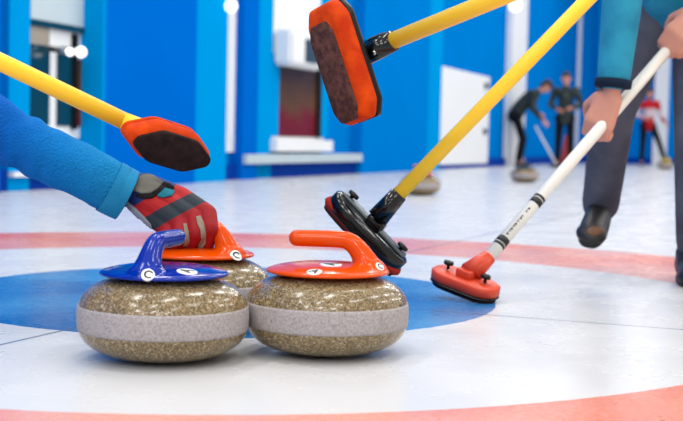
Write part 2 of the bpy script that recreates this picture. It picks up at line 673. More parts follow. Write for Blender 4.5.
# window with brown and red panes, white wall above it
fr, ua, ub, za, zb = window(267, 321, -60, 149, 0, None)
w = ub - ua
zp0, zp1 = onwall(305, 137)[1], onwall(305, 70)[1]
wbox('pane', ua + w * 0.12, ua + w * 0.80, VL + 0.03, VL + 0.04, zp0, zp1, 'pane_brown', fr)
wbox('frame_bar', ua + w * 0.80, ua + w * 0.88, VL + 0.03, VL + 0.06, zp0, zp1 + 0.06, 'black_cloth', fr)
wbox('frame_bar', ua + w * 0.88, ub + 0.05, VL + 0.02, VL + 0.05, zp0, zb, 'light_blue', fr)
wbox('sill', ua - 0.05, ub + 0.02, VL + 0.02, VL + 0.12, za - 0.02, zp0 - 0.03, 'white_wall', fr)
wbox('frame_bar', ua - 0.02, ua + w * 0.10, VL + 0.02, VL + 0.05, zp0, zp1 + 0.1, 'light_blue', fr)
uh, zh = onwall(284, 50)
hu = hall_empty('air_conditioner', 'white wall unit with dark grille above the brown window', 'air conditioner', uh, VL + 0.03, zh - 0.16)
wbox('casing', uh - 0.35, uh + 0.45, VL + 0.03, VL + 0.22, zh - 0.16, zh + 0.16, 'white_wall', hu, 0.03)
wbox('grille', uh - 0.02, uh + 0.3, VL + 0.22, VL + 0.23, zh - 0.11, zh + 0.10, 'dark_grille', hu)
ul, zl = onwall(232, 160)
ur, _ = onwall(350, 158)
struct(wbox('windowsill_2', ul, ur, VL, VL + 0.14, zl - 0.03, zl + 0.05, 'pale_grey'))
_, b1, b2 = pier(351, 427, 'blue_wall', pr=0.12)
tn[0] += 1
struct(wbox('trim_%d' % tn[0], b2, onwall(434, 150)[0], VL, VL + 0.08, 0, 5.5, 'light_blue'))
# white door
ua, ub, za, zb = panel(435, 484, 71, 163, None)
dr = wbox('door_1', ua, ub, VL, VL + 0.06, 0.06, zb, 'white_wall')
struct(dr)
wbox('hinge', ub - 0.35, ub - 0.18, VL + 0.06, VL + 0.09, zb - 0.18, zb - 0.1, 'grey_metal', dr)
wbox('hinge', ub - 0.35, ub - 0.18, VL + 0.06, VL + 0.09, 0.5, 0.58, 'grey_metal', dr)
# white columns further down the wall
tn[0] += 1
ua, ub = onwall(503, 150)[0], onwall(524, 150, VL + 0.1)[0]
struct(wbox('trim_%d' % tn[0], ua, ub, VL, VL + 0.1, 0.0, 5.5, 'white_wall'))
for (xa, xb) in ((565, 578), (653, 667)):
    va, vb = onend(xa, 150)[0], onend(xb, 150)[0]
    tn[0] += 1
    struct(wbox('trim_%d' % tn[0], UE - 0.12, UE, va, vb, 0.0, 5.5, 'white_wall'))
va, vb = onend(595, 150)[0], onend(615, 150)[0]
tn[0] += 1
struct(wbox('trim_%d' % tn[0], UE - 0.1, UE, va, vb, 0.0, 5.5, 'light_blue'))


def globe(x, y, rad, label, wall='left'):  # globes added for bright spots that look like lamp reflections
    if wall == 'left':
        u, z_ = onwall(x, y, VL + 0.2)
        p, q = UV(u, VL + 0.2, z_), UV(u, VL + 0.06, z_ + 0.02)
    else:
        v, z_ = onend(x, y, UE - 0.25)
        p, q = UV(UE - 0.25, v, z_), UV(UE - 0.02, v, z_ + 0.02)
    e = thing('glowing_globe', label, 'lamp', p, group='glowing globes added for bright spots on the walls')
    b_ = bmesh.new()
    ball(b_, (0, 0, 0), rad)
    from_bm('globe', b_, 'glow', e)
    from_bm('bracket', tube([Vector((0, 0, 0)), q - p], 0.02, 10), 'steel', e)


globe(81, 52, 0.035, 'large glowing white globe added for a bright spot on the teal window at far left')
globe(70, 52, 0.025, 'small glowing white globe added for a bright spot left of the larger one at the teal window')
globe(231, 6, 0.05, 'glowing white globe added for a bright spot at the top of the bright slit beside the broad blue pier')
globe(515, 5, 0.10, 'glowing white globe added for a bright spot at the top of the tall white column beside the door')
globe(567, 50, 0.08, 'glowing white globe added for a bright spot on the white column behind the standing player', 'back')


# ------------------------------------------------------------------ curling stones
SR, SH = 0.1345, 0.1345


def stone_profile():
    n = 2.7
    z0, hh = SH / 2, SH / 2
    pts = []
    for k in range(41):
        th = -math.pi / 2 + math.pi * k / 40
        cx, sz = math.cos(th), math.sin(th)
        rr = SR * (abs(cx) ** (2 / n))
        zz = z0 + hh * math.copysign(abs(sz) ** (2 / n), sz)
        pts.append((max(rr, 0.0), zz))
    pts[0] = (0, pts[0][1])
    pts[-1] = (0, pts[-1][1])
    return pts


def body_r(z):
    return SR * (1 - abs((z - SH / 2) / (SH / 2)) ** 2.7) ** (1 / 2.7)


BODY = lathe(stone_profile(), 96)
BODY_ME = bpy.data.meshes.new('stone_body')
bmesh.ops.recalc_face_normals(BODY, faces=BODY.faces[:])
BODY.to_mesh(BODY_ME)
BODY.free()
zs = [0.047 + 0.039 * k / 10 for k in range(11)]
prof = [(body_r(zs[0]) - 0.001, zs[0])] + [(body_r(z) + 0.0006, z) for z in zs] + [(body_r(zs[-1]) - 0.001, zs[-1])]
BB = lathe(prof, 96)
bmesh.ops.recalc_face_normals(BB, faces=BB.faces[:])
BAND_ME = bpy.data.meshes.new('striking_band')
BB.to_mesh(BAND_ME)
BB.free()


def handle_bm():
    """plate and gooseneck in one shell set; grip runs from +x (root) to -x (end)"""
    b_ = lathe([(0, -0.003), (0.104, -0.003), (0.107, -0.0015), (0.108, 0.0004), (0.106, 0.0028), (0.099, 0.0056), (0.085, 0.0092), (0.066, 0.0124), (0.04, 0.0148), (0.02, 0.0156), (0, 0.0158)], 72)
    path, rad = smooth_path([(0.066, 0, -0.003, 0.041), (0.066, 0, 0.007, 0.036), (0.0645, 0, 0.0145, 0.0265), (0.061, 0, 0.0245, 0.0208), (0.055, 0, 0.0345, 0.0182), (0.0455, 0, 0.0455, 0.0166),
                             (0.033, 0, 0.0532, 0.0156), (0.016, 0, 0.0554, 0.0150), (-0.02, 0, 0.0556, 0.0147), (-0.055, 0, 0.0556, 0.0144)], 6)
    tube(path, rad, 28, True, None, b_)
    # rounded end of the grip
    ball(b_, (-0.055, 0, 0.0556), 0.0144)
    bmesh.ops.recalc_face_normals(b_, faces=b_.faces[:])
    return b_


def make_handle(mat, parent, voxel=0.0018):
    b_ = handle_bm()
    # keep the flare inside the plate's edge
    for v in b_.verts:
        if v.co.z < 0.02:
            rr = math.hypot(v.co.x, v.co.y)
            if rr > 0.1075:
                v.co.x *= 0.1075 / rr
                v.co.y *= 0.1075 / rr
            if v.co.z < -0.003:
                v.co.z = -0.003
    return fused('handle', b_, mat, parent, voxel, 10, 0.5)


def stone(px, Y, root_dir, mat, label, group=None, detail=True):
    g = CAM + ray(px, 200) * Y
    e = thing('curling_stone', label, 'curling stone', (g.x, g.y, 0), group=group)
    ang = math.atan2(root_dir[1], root_dir[0])
    e.rotation_euler = (0, 0, ang)
    o = link('stone_body', BODY_ME, None, e)
    if not BODY_ME.materials:
        BODY_ME.materials.append(M['granite'])
    o2 = link('striking_band', BAND_ME, None, e)
    if not BAND_ME.materials:
        BAND_ME.materials.append(M['band'])
    h = make_handle(mat, e, 0.0018 if detail else 0.004)
    h.location = (0, 0, SH + 0.001)
    for v in h.data.vertices:
        v.co *= 0.95
    e['_w'] = 1
    del e['_w']
    mw = Matrix.Translation((g.x, g.y, 0)) @ Matrix.Rotation(ang, 4, 'Z')
    return e, h, mw


def sticker(e, h, mw, px, py, rad, letter, spin=0.0, sq=1.0):
    """a round sticker laid on the handle where it is seen, with its letter"""
    hw = mw @ Matrix.Translation((0, 0, SH + 0.001))
    bm_ = bmesh.new()
    bm_.from_mesh(h.data)
    bvh = BVHTree.FromBMesh(bm_)
    inv = hw.inverted()
    o = inv @ CAM
    d = (inv.to_3x3() @ ray(px, py)).normalized()
    loc, nrm, _, _ = bvh.ray_cast(o, d)
    if loc is None:
        print('sticker missed', px, py)
        bm_.free()
        return
    nrm = sum((bvh.ray_cast(o, (inv.to_3x3() @ ray(px + a, py + b)).normalized())[1] or nrm for a in (-2, 0, 2) for b in (-1, 0, 1)), Vector()).normalized()
    up = (inv.to_3x3() @ Vector((0, 0, 1)))
    view = -d
    xax = up.cross(nrm)
    right = inv.to_3x3() @ (cam_rot @ Vector((1, 0, 0)))
    xax = (right - nrm * right.dot(nrm)).normalized()
    yax = nrm.cross(xax)
    if spin:
        xax, yax = xax * math.cos(spin) + yax * math.sin(spin), yax * math.cos(spin) - xax * math.sin(spin)

    def drop(x, y, off):
        q = loc + xax * x + yax * y + nrm * 0.012
        hit = bvh.ray_cast(q, -nrm, 0.03)
        base = hit[0] if hit[0] is not None else loc + xax * x + yax * y
        n_ = hit[1] if hit[1] is not None else nrm
        return base + nrm * off
    b2 = bmesh.new()
    rings = [[b2.verts.new(drop(0, 0, 0.0007))]]
    for k in range(1, 6):
        rr = rad * k / 5
        rings.append([b2.verts.new(drop(rr * math.cos(2 * math.pi * i / 28), rr * math.sin(2 * math.pi * i / 28), 0.0007)) for i in range(28)])
    edge = [b2.verts.new(v.co - nrm * 0.0012) for v in rings[-1]]
    rings.append(edge)
    for A, B in zip(rings, rings[1:]):
        for i in range(28):
            j = (i + 1) % 28
            if len(A) == 1:
                b2.faces.new((A[0], B[i], B[j]))
            else:
                b2.faces.new((A[i], B[i], B[j], A[j]))
    s = from_bm('sticker', b2, 'white_sticker', e)
    s.location = (0, 0, SH + 0.001)
    s['label'] = 'white round sticker with a black letter'
    if letter:
        tb = text_bm(letter, rad * 1.75)
        bmesh.ops.triangulate(tb, faces=tb.faces[:])
        bmesh.ops.subdivide_edges(tb, edges=tb.edges[:], cuts=1)
        for v in tb.verts:
            v.co = drop(v.co.x, v.co.y, 0.0013)
        me = bpy.data.meshes.new('letter')
        tb.to_mesh(me)
        tb.free()
        link('letter', me, 'ink', s, False)
    bm_.free()


s1 = stone(165.3, 1.957, (-0.26, -0.965), 'blue_plastic', 'speckled granite curling stone with a glossy blue handle, at front left')
s2 = stone(329.3, 2.046, (1, -0.06), 'orange_plastic', 'granite curling stone with a free orange handle, beside the blue-handled one')
s3 = stone(200, 2.29, (0.86, -0.5), 'orange_plastic', 'granite curling stone whose orange handle is held by a gloved hand')
sticker(*s1, 148, 275, 0.0105, 'C', -0.2)
sticker(*s1, 187, 271.5, 0.016, 'A', 1.3)
sticker(*s2, 314.5, 271.8, 0.0125, 'A', -0.7)
sticker(*s2, 331, 264.5, 0.018, 'A', 1.2)
sticker(*s2, 380, 266.5, 0.008, 'C', 0.3)
sticker(*s3, 236, 256, 0.0115, 'C', 0.2)
sticker(*s3, 172, 263, 0.014, None)
stone(420, 8.3, (0.8, 0.6), 'red_plastic', 'distant granite stone with a red handle, behind the slanting yellow shaft', detail=False)
stone(524, 11.6, (0.5, 0.85), 'teal_plastic', 'distant granite stone with a dark handle, at the feet of the bending player', detail=False)
stone(664, 20.5, (0.8, -0.6), 'yellow_plastic', 'far granite stone with a yellow handle, beside the player in red', detail=False)


# ------------------------------------------------------------------ brooms
def outline(L, W, n=48, e=3.2, taper=0.0):
    pts = []
    for k in range(n):
        th = 2 * math.pi * k / n
        c_, s_ = math.cos(th), math.sin(th)
        x = L / 2 * math.copysign(abs(c_) ** (2 / e), c_)
        y = W / 2 * math.copysign(abs(s_) ** (2 / e), s_)
        pts.append((x, y))
    return pts


def chamfer_outline(L, W, cl, cw, soft=0.016, m=5):
    """long plate with cut-off corners, corners softened"""
    raw = [(L / 2, -W / 2 + cw), (L / 2, W / 2 - cw), (L / 2 - cl, W / 2), (-L / 2 + cl, W / 2), (-L / 2, W / 2 - cw), (-L / 2, -W / 2 + cw), (-L / 2 + cl, -W / 2), (L / 2 - cl, -W / 2)]
    out = []
    N = len(raw)
    for i in range(N):
        p0, p1, p2 = Vector(raw[i - 1]), Vector(raw[i]), Vector(raw[(i + 1) % N])
        d0 = min((p0 - p1).length * 0.4, soft)
        d2 = min((p2 - p1).length * 0.4, soft)
        a = p1 + (p0 - p1).normalized() * d0
        c_ = p1 + (p2 - p1).normalized() * d2
        for k in range(m):
            s = k / (m - 1)
            out.append(tuple(a * (1 - s) ** 2 + p1 * 2 * s * (1 - s) + c_ * s * s))
    return out


def stack(ol, levels, bm=None):
    """levels: (z, inset)"""
    bm = bm or bmesh.new()
    Lx = max(abs(p[0]) for p in ol)
    Ly = max(abs(p[1]) for p in ol)
    rings = []
    for z_, ins in levels:
        rings.append([bm.verts.new((x * (Lx - ins) / Lx, y * (Ly - ins) / Ly, z_)) for x, y in ol])
    n = len(ol)
    for a, b in zip(rings, rings[1:]):
        for i in range(n):
            j = (i + 1) % n
            bm.faces.new((a[i], a[j], b[j], b[i]))
    bm.faces.new(rings[0][::-1])
    bm.faces.new(rings[-1])
    return bm


def frame(center, l, nrm):
    nrm = nrm.normalized()
    l = (l - nrm * l.dot(nrm)).normalized()
    w_ = nrm.cross(l)
    m = Matrix((l, w_, nrm)).transposed().to_4x4()
    return Matrix.Translation(center) @ m


def vec(ix, iy, away):
    """direction: ix right in the photo, iy up in the photo, away into the hall"""
    return (cam_rot @ Vector((ix, iy, -away)))


def along(a, b, r0, r1=None, n=22, caps=True, k=2):
    pts = [a + (b - a) * (i / (k - 1)) for i in range(k)]
    rad = [r0 + ((r1 if r1 is not None else r0) - r0) * (i / (k - 1)) for i in range(k)]
    return tube(pts, rad, n, caps)


def broom(label, center, l, nrm, shaft_pts, style, L=0.2, W=0.076, sr=0.0143):
    fm = frame(center, l, nrm)
    e = thing('curling_broom', label, 'broom', mat=fm, group=style.get('group'))
    inv = fm.inverted()
    a, b = inv @ shaft_pts[0], inv @ shaft_pts[1]
    d = (b - a).normalized()
    ol = outline(L, W, 56, 3.0) if style.get('round') else chamfer_outline(L, W, *style.get('ch', (0.045, 0.024)), style.get('soft', 0.016))
    zt = 0.0
    # fabric-covered pad below, hard plate above, both in the head's own frame (z away from the ice)
    th = style.get('th', 0.03)
    pc = stack(ol, [(-th - 0.0, 0.012), (-th + 0.002, 0.007), (-th + 0.007, 0.002), (-th * 0.5, -0.001), (-0.006, 0.0), (-0.001, 0.003)])
    from_bm('pad_cover', pc, style['cover'], e)
    face = stack([(x * style.get('fs', 0.84), y * style.get('fw', 0.78)) for x, y in ol], [(-th - 0.004, 0.004), (-th - 0.0025, 0.001), (-th + 0.002, 0.0)])
    bmesh.ops.translate(face, vec=(*style.get('fo', (0, 0)), 0), verts=face.verts[:])
    from_bm('brush_pad', face, style['felt'], e)['label'] = style['felt_label']
    pt = style.get('pt', 0.010)
    pz = style.get('pz', -0.003)
    pl = stack([(x * style.get('pl', 1.01), y * style.get('pw', 1.0)) for x, y in ol], [(pz, 0.003), (pz + 0.002, 0.0), (pt - 0.003, 0.0), (pt, 0.004)])
    from_bm('head_plate', pl, style['plate'], e)
    if style.get('rail'):
        rl = bmesh.new()
        box(rl, (0, 0, pt + 0.003), (L * 0.84, W * 0.42, 0.008), None, 0.003)
        from_bm('top_rail', rl, style['rail'], e)
    # hinge block under the socket
    hb = bmesh.new()
    box(hb, (0, 0, pt + 0.008), (0.04, 0.034, 0.022), None, 0.005)
    from_bm('hinge', hb, style.get('hinge', style['socket']), e)
    for sx_ in (-1, 1):
        if style.get('knobs'):
            kb = lathe([(0, 0), (0.004, 0), (0.004, 0.010), (0.0115, 0.011), (0.0125, 0.014), (0.0115, 0.018), (0.004, 0.0195), (0, 0.0195)], 20)
            for v in kb.verts:
                v.co.y *= 0.75
            from_bm('knob', kb, style['knobs'], e, M4=Matrix.Translation((sx_ * L * style.get('kx', 0.32), 0, pt + style.get('kz', 0.008))))
    root = Vector((0, 0, pt + 0.014))
    # socket from the hinge along the shaft's direction
    dd = (a - root)
    sf = style.get('sf', 1.25)
    so = along(root, a + d * 0.004, sr * sf, sr * sf * 0.98, 24)
    from_bm('socket', so, style['socket'], e)
    so2 = along(a - d * style.get('sl', 0.05), a + d * 0.006, sr * sf * 1.04, sr * sf * 0.96, 24)
    from_bm('ferrule', so2, style['ferrule'], e)
    if style.get('bolt'):
        q = a - d * 0.026
        side = (inv.to_3x3() @ vec(0.1, -0.35, -1)).normalized()
        side = (side - d * side.dot(d)).normalized()
        bt = along(q + side * sr * 0.9, q + side * (sr * 1.3 + 0.006), 0.0045, 0.0042, 12)
        from_bm('bolt', bt, 'steel', e)
    sh = along(a - d * 0.01, b, sr, sr, 24, True, 3)
    from_bm('shaft', sh, style['shaft'], e)
    return e, inv, a, b, d


felt_l = 'dark worn felt face of the pad'
# brush held up at the top, pad turned to the left
st = dict(cover='orange_fabric', felt='brown_felt', plate='black_plastic', socket='black_gloss', ferrule='black_gloss', shaft='yellow_paint', bolt=True, th=0.034, felt_label='brown worn felt face of the pad', fs=0.84, fw=0.74, fo=(0.012, 0.006), ch=(0.026, 0.017), soft=0.007, pt=0.010)
eA, invA, aA, bA, dA = broom('yellow-shafted broom at the top, its brown felt pad turned left', P(349, 61.5, 2.16), vec(0.325, -0.945, 0.03), vec(0.76, 0.26, 0.60),
      (P(391, 41.5, 2.14), P(690, -80, 1.78)), st, L=0.209, W=0.094, sr=0.0147)
# pale ribbed lettering on its ferrule
lb = bmesh.new()
up = (invA.to_3x3() @ vec(0.25, 0.75, -0.65))
up = (up - dA * up.dot(dA)).normalized()
sd = dA.cross(up)
for i in range(9):
    for j in range(2):
        q = aA - dA * (0.008 + 0.0038 * i) + up * 0.0188 + sd * (0.004 - 0.007 * j)
        box(lb, q, (0.002, 0.0045, 0.0014), Matrix((dA, sd, up)).transposed())
from_bm('lettering', lb, 'grey_metal', eA, False)

# brush at left above the hand
st2 = dict(cover='orange_fabric', felt='dark_felt', plate='orange_fabric', socket='yellow_paint', hinge='orange_fabric', ferrule='yellow_paint', shaft='yellow_paint', th=0.032, felt_label=felt_l, fs=0.93, fw=0.90, fo=(0.004, 0.003), ch=(0.046, 0.026), pt=0.006, soft=0.010, sf=1.02)
broom('yellow-shafted broom at left with dark pad face, hovering above the gloved hand', P(164, 140, 2.12), vec(0.66, -0.17, 0.74), vec(-0.50, 0.52, 0.66),
      (P(125, 121.5, 2.13), P(-180, -24, 1.95)), st2, L=0.172, W=0.070, sr=0.0150)

# brush slanting down behind the free orange handle
st3 = dict(cover='red_fabric_pad', felt='dark_felt', plate='black_gloss', socket='black_gloss', ferrule='black_gloss', shaft='yellow_paint', rail='grey_metal', knobs='black_plastic', round=True, th=0.022, felt_label=felt_l, fs=0.93, fw=0.85, pt=0.020, pz=-0.015, pw=1.06, pl=0.95, kx=0.34, kz=0.0, sl=0.06)
broom('yellow-shafted broom with black head slanting down behind the free orange handle', P(366, 232.5, 2.47), vec(0.70, -0.66, -0.12), vec(0.69, 0.68, -0.2),
      (P(397, 196, 2.45), P(688, -104, 2.42)), st3, L=0.208, W=0.075, sr=0.0146)

# white-shafted broom on the ice
pR = G(491, 303, 0.0)
pL = P(437, 282, pR.y + 0.09)
lv = (pR - pL).normalized()
nv4 = V((-0.02, -0.16, 1)) if False else Vector((0.0, -0.18, 1.0))
nv4 = (nv4 - lv * nv4.dot(lv)).normalized()
gc = (pR + pL) / 2 + nv4 * 0.018
st4 = dict(cover='black_plastic', felt='dark_felt', plate='orange_head', socket='orange_head', ferrule='orange_head', shaft='white_paint', knobs='black_plastic', th=0.014, felt_label=felt_l, fs=0.95, fw=0.9, pt=0.020, pw=0.98, kx=0.30, kz=0.002, sl=0.05, ch=(0.03, 0.02))
M['orange_head'] = plain('orange_red_head_plastic', (232, 74, 40), 0.4, 0.4)
YH = pR.y + 0.27
eD, invD, aD, bD, dD = broom('white-shafted broom with orange head standing on the ice, gripped by the sweeping player', gc, lv, nv4,
      (P(487, 259, gc.y + 0.015), P(705, 6.5, YH + 0.18)), st4, L=0.168, W=0.080, sr=0.0145)


def shaft_t(px):
    """parameter along the white shaft for a picture column"""
    best = None
    for k in range(401):
        q = aD + (bD - aD) * k / 400
        w_ = invD.inverted() @ q
        c_ = cam_rot.transposed() @ (w_ - CAM)
        x = 341.5 + c_.x / -c_.z * F
        if best is None or abs(x - px) < best[0]:
            best = (abs(x - px), q)
    return best[1]


for px, hw_ in ((535.3, 0.008), (539.3, 0.0035), (498.4, 0.0035), (502.4, 0.008)):
    q = shaft_t(px)
    from_bm('shaft_band', along(q - dD * hw_, q + dD * hw_, 0.0149, 0.0149, 24), 'ink', eD)['label'] = 'black ring around the white shaft'
lb = bmesh.new()
nv = invD.to_3x3() @ vec(-0.3, 0.2, -1)
nv = (nv - dD * nv.dot(dD)).normalized()
tv = dD.cross(nv)
for i in range(11):
    if i == 8:
        continue
    q = shaft_t(506.5 + i * 2.15) + nv * 0.0146
    rot = Matrix((dD, tv, nv)).transposed()
    box(lb, q, (0.0075, 0.0016, 0.001), rot)
    box(lb, q + tv * 0.002, (0.0016 if i % 2 else 0.004, 0.0035, 0.001), rot)
from_bm('lettering', lb, 'ink', eD, False)['label'] = 'row of tiny dark letters along the white shaft'


# ------------------------------------------------------------------ reaching arm with glove
DA = -0.165
YA = 2.44 + DA
arm = thing('person', 'person reaching in from the left: blue knit sleeve, red and grey glove', 'person', P(122, 194, YA + 0.02))
A0 = arm.location.copy()
axis = (P(122, 194, YA + 0.02) - P(0, 131, YA - 0.04)).normalized()
# frame of the arm: x down the arm
fm = frame(A0, axis, Vector((0, 0, 1)) + axis * 0)
arm.matrix_world = fm
iv = fm.inverted()


def L3(x, y, Y):
    return iv @ P(x, y, Y + DA)


def loc_r(px, Y):
    return px / (F / (Y + DA))


# the body itself: hand, forearm, shoulder, trunk (kneeling beyond the picture's edge)
sh_p = [(-150, 40, 2.36, 0.056), (-60, 96, 2.38, 0.050), (0, 131, 2.40, 0.042), (60, 161, 2.43, 0.034), (112, 186, 2.46, 0.024), (126, 189, 2.47, 0.020), (158, 205, 2.47, 0.017)]
# sleeve with folds
ctrl = []
for x, y, Y, r_ in ((-190, 20, 2.35, 42), (-110, 64, 2.36, 38), (-40, 105, 2.38, 33), (0, 130, 2.40, 29), (22, 142, 2.41, 28), (50, 156, 2.42, 27.5), (90, 175, 2.44, 26.5), (112, 187.5, 2.455, 26)):
    q = L3(x, y, Y)
    ctrl.append((q.x, q.y, q.z, loc_r(r_, Y)))
path, rad = smooth_path(ctrl, 12)


def folds(p, i):
    k = max(0.0, min(1.0, (-p.x - 0.10) / 0.15))
    s = noise.noise(Vector((p.x * 26, p.y * 9, p.z * 9))) * 0.010 * (0.2 + k)
    s += math.sin(p.x * 150 + p.z * 40 + 3 * noise.noise(p * 12)) * 0.005 * k
    s += noise.noise(p * 45) * 0.0015
    return s


bm = tube(path, rad, 64, True, folds)
from_bm('sleeve', bm, 'sleeve', arm)
# cuff: a hemmed ring, its end cut a little aslant
cp, cr = smooth_path([(*L3(109, 186, 2.453), loc_r(27.2, 2.45)), (*L3(115, 189.2, 2.456), loc_r(27.4, 2.45)), (*L3(116.5, 190, 2.457), loc_r(26.8, 2.45)), (*L3(119, 191.5, 2.458), loc_r(27.2, 2.45)), (*L3(127, 195.5, 2.462), loc_r(26.6, 2.45))], 5)
bm = tube(cp, cr, 48, False, lambda p, i: noise.noise(p * 30) * 0.0012)
n_in = len(cp)
inner = tube(cp[::-1], [r_ - 0.004 for r_ in cr[::-1]], 48, False)
me_t = bpy.data.meshes.new('x')
inner.to_mesh(me_t)
inner.free()
bm.from_mesh(me_t)
bpy.data.meshes.remove(me_t)
ends = [ed for ed in bm.edges if ed.is_boundary]
# bridge the open rim at the hand's end
rim = [ed for ed in ends if min((v.co - cp[-1]).length for v in ed.verts) < cr[-1] * 1.25]
try:
    bmesh.ops.bridge_loops(bm, edges=rim)
except Exception:
    pass
from_bm('cuff', bm, 'cuff', arm)
bm = tube([cp[-6], cp[-4]], [cr[-6] - 0.0045, cr[-4] - 0.0045], 40, True)
from_bm('lining', bm, 'lining', arm)

# glove ------------------------------------------------------------
GO = P(137, 187, 2.465 + DA)
gx = (P(196, 222, 2.44 + DA) - GO).normalized()
gfm = frame(GO, gx, vec(0.35, 0.75, -0.55))
gl = bpy.data.objects.new('glove', None)
gi = gfm.inverted()


def g3(x, y, Y):
    return gi @ P(x, y, Y + DA)


b_ = bmesh.new()
kn = [(207, 214, 2.445), (194, 219, 2.435), (180, 224, 2.43), (168, 228, 2.435)]       # knuckles, nearest the neck first
mid = [(209, 229, 2.420), (196, 233, 2.412), (180, 236, 2.408), (168, 238, 2.415)]
tip = [(206, 243, 2.430), (190, 243, 2.425), (176, 243, 2.425), (165, 243, 2.435)]
end = [(199, 246, 2.462), (186, 246, 2.460), (174, 245, 2.460), (164, 245, 2.460)]
wr = [(146, 184, 2.48), (141, 188, 2.46), (137, 193, 2.455), (133, 198, 2.465)]
pm = [(180, 199, 2.475), (170, 205, 2.455), (161, 211, 2.445), (154, 215, 2.45)]
for k in range(4):
    rr = 0.0175 if k < 3 else 0.016
    capsule(b_, g3(*wr[k]), g3(*pm[k]), 0.021, 0.0235)
    capsule(b_, g3(*pm[k]), g3(*kn[k]), 0.0235, 0.0185)
    capsule(b_, g3(*kn[k]), g3(*mid[k]), 0.0185, rr)
    capsule(b_, g3(*mid[k]), g3(*tip[k]), rr, rr * 0.92)
    capsule(b_, g3(*tip[k]), g3(*end[k]), rr * 0.92, rr * 0.75)
# palm filling and thumb behind the grip
capsule(b_, g3(150, 192, 2.485), g3(184, 216, 2.475), 0.026, 0.024)
capsule(b_, g3(160, 196, 2.50), g3(196, 214, 2.52), 0.019, 0.016)
capsule(b_, g3(196, 214, 2.52), g3(207, 234, 2.515), 0.016, 0.013)
# forearm end inside the cuff
capsule(b_, g3(112, 183, 2.465), g3(143, 190, 2.47), 0.034, 0.030)
gm = fused('glove', b_, 'glove', None, 0.0022, 3)
gm.parent = arm
gm.matrix_local = iv @ gfm
bpy.data.objects.remove(gl)
gbm = bmesh.new()
gbm.from_mesh(gm.data)
gbvh = BVHTree.FromBMesh(gbm)


def glove_patch(name, poly, mat, off=0.0012, rib=None):
    """patch of cloth sewn on the glove, its outline given where it is seen; follows the surface"""
    o = gi @ CAM
    b2 = bmesh.new()
    vs = []
    for (x, y) in poly:
        vs.append(b2.verts.new((x, y, 0)))
    b2.faces.new(vs)
    bmesh.ops.triangulate(b2, faces=b2.faces[:])
    for _ in range(3):
        bmesh.ops.subdivide_edges(b2, edges=[ed for ed in b2.edges if ed.calc_length() > 2.0], cuts=1)
        bmesh.ops.triangulate(b2, faces=b2.faces[:])
    dead = []
    for v in b2.verts:
        d = (gi.to_3x3() @ ray(v.co.x, v.co.y)).normalized()
        hit, nr, _, _ = gbvh.ray_cast(o, d)
        if hit is None:
            dead.append(v)
            continue
        v.co = hit + nr * off
    bmesh.ops.delete(b2, geom=dead, context='VERTS')
    bmesh.ops.recalc_face_normals(b2, faces=b2.faces[:])
    me = bpy.data.meshes.new(name)
    b2.to_mesh(me)
    b2.free()
    ob = link(name, me, mat, gm)
    so_ = ob.modifiers.new('thick', 'SOLIDIFY')
    so_.thickness = 0.0016
    so_.offset = 0.0
    return ob


glove_patch('wrist_strap', [(131, 186), (133, 183), (139, 177), (146, 175), (153, 176), (163, 183), (158, 189), (150, 194), (142, 194), (134, 191)], 'glove_grey', 0.0022)['label'] = 'grey wrist strap'
glove_patch('strap_edge', [(136, 194), (143, 194.5), (150, 194), (157, 189), (162, 182.5), (168, 183.5), (174.5, 187.5), (173, 190), (165, 188.5), (160, 193), (152, 198.5), (143, 199), (137, 197)], 'glove_black', 0.0018)
glove_patch('knuckle_patch', [(157, 193), (161, 188.5), (170, 189), (175, 191.5), (172, 196), (164, 198), (158, 197)], 'glove_teal', 0.0015)['label'] = 'small teal patch on the back of the glove'
glove_patch('finger_gusset', [(196, 217), (200, 216), (204, 222), (206, 232), (206, 243), (203, 248), (198, 249), (198, 245), (201, 240), (200, 230), (197, 224)], 'glove_beige', 0.0012)['label'] = 'beige gusset between the fingers'
glove_patch('finger_gusset', [(183, 224), (187, 224), (189, 232), (190, 241), (187, 246), (183, 246), (185, 240), (184, 232)], 'glove_beige', 0.0012)['label'] = 'beige gusset between the fingers'
glove_patch('glove_side', [(123, 203), (128, 201), (136, 208), (144, 216), (151, 224), (154, 231), (150, 231), (140, 222), (131, 213)], 'glove_pale', 0.0012)['label'] = 'pale grey side panel'
gbm.free()


# ------------------------------------------------------------------ people
def head_parts(o_parent, c, fwd, up, s, hairmat='hair', bb=None, hair=True, cap=False):
    """adds the head to bb; returns hair mesh builder. c: head centre, fwd: facing"""
    fwd = (fwd - up * fwd.dot(up)).normalized()
    sd = up.cross(fwd)
    rot = Matrix((sd, fwd, up)).transposed()
    ball(bb, c + up * 0.012 * s, 0.1 * s, 0.78, 0.95, 1.08, rot)
    ball(bb, c + fwd * 0.022 * s - up * 0.06 * s, 0.062 * s, 0.86, 0.95, 0.95, rot)
    ball(bb, c + fwd * 0.1 * s - up * 0.012 * s, 0.017 * s, 0.8, 1.0, 1.5, rot)
    ball(bb, c + fwd * 0.088 * s - up * 0.055 * s, 0.018 * s, 1.4, 0.6, 0.5, rot)
    for k in (-1, 1):
        ball(bb, c + sd * 0.08 * s * k - up * 0.008 * s, 0.026 * s, 0.4, 0.7, 1.2, rot)
    out = []
    for k in (-1, 1):
        eb = bmesh.new()
        ball(eb, c + fwd * 0.089 * s + sd * 0.031 * s * k + up * 0.012 * s, 0.010 * s)
        out.append(('eye', eb, 'eye'))
    hb = bmesh.new()
    ball(hb, c + up * 0.05 * s - fwd * 0.010 * s, 0.1 * s, 0.87, 1.0, 0.84, rot)
    ball(hb, c - fwd * 0.045 * s - up * 0.02 * s, 0.075 * s, 0.98, 0.75, 1.1, rot)
    out.append(('hair', hb, hairmat))
    return out


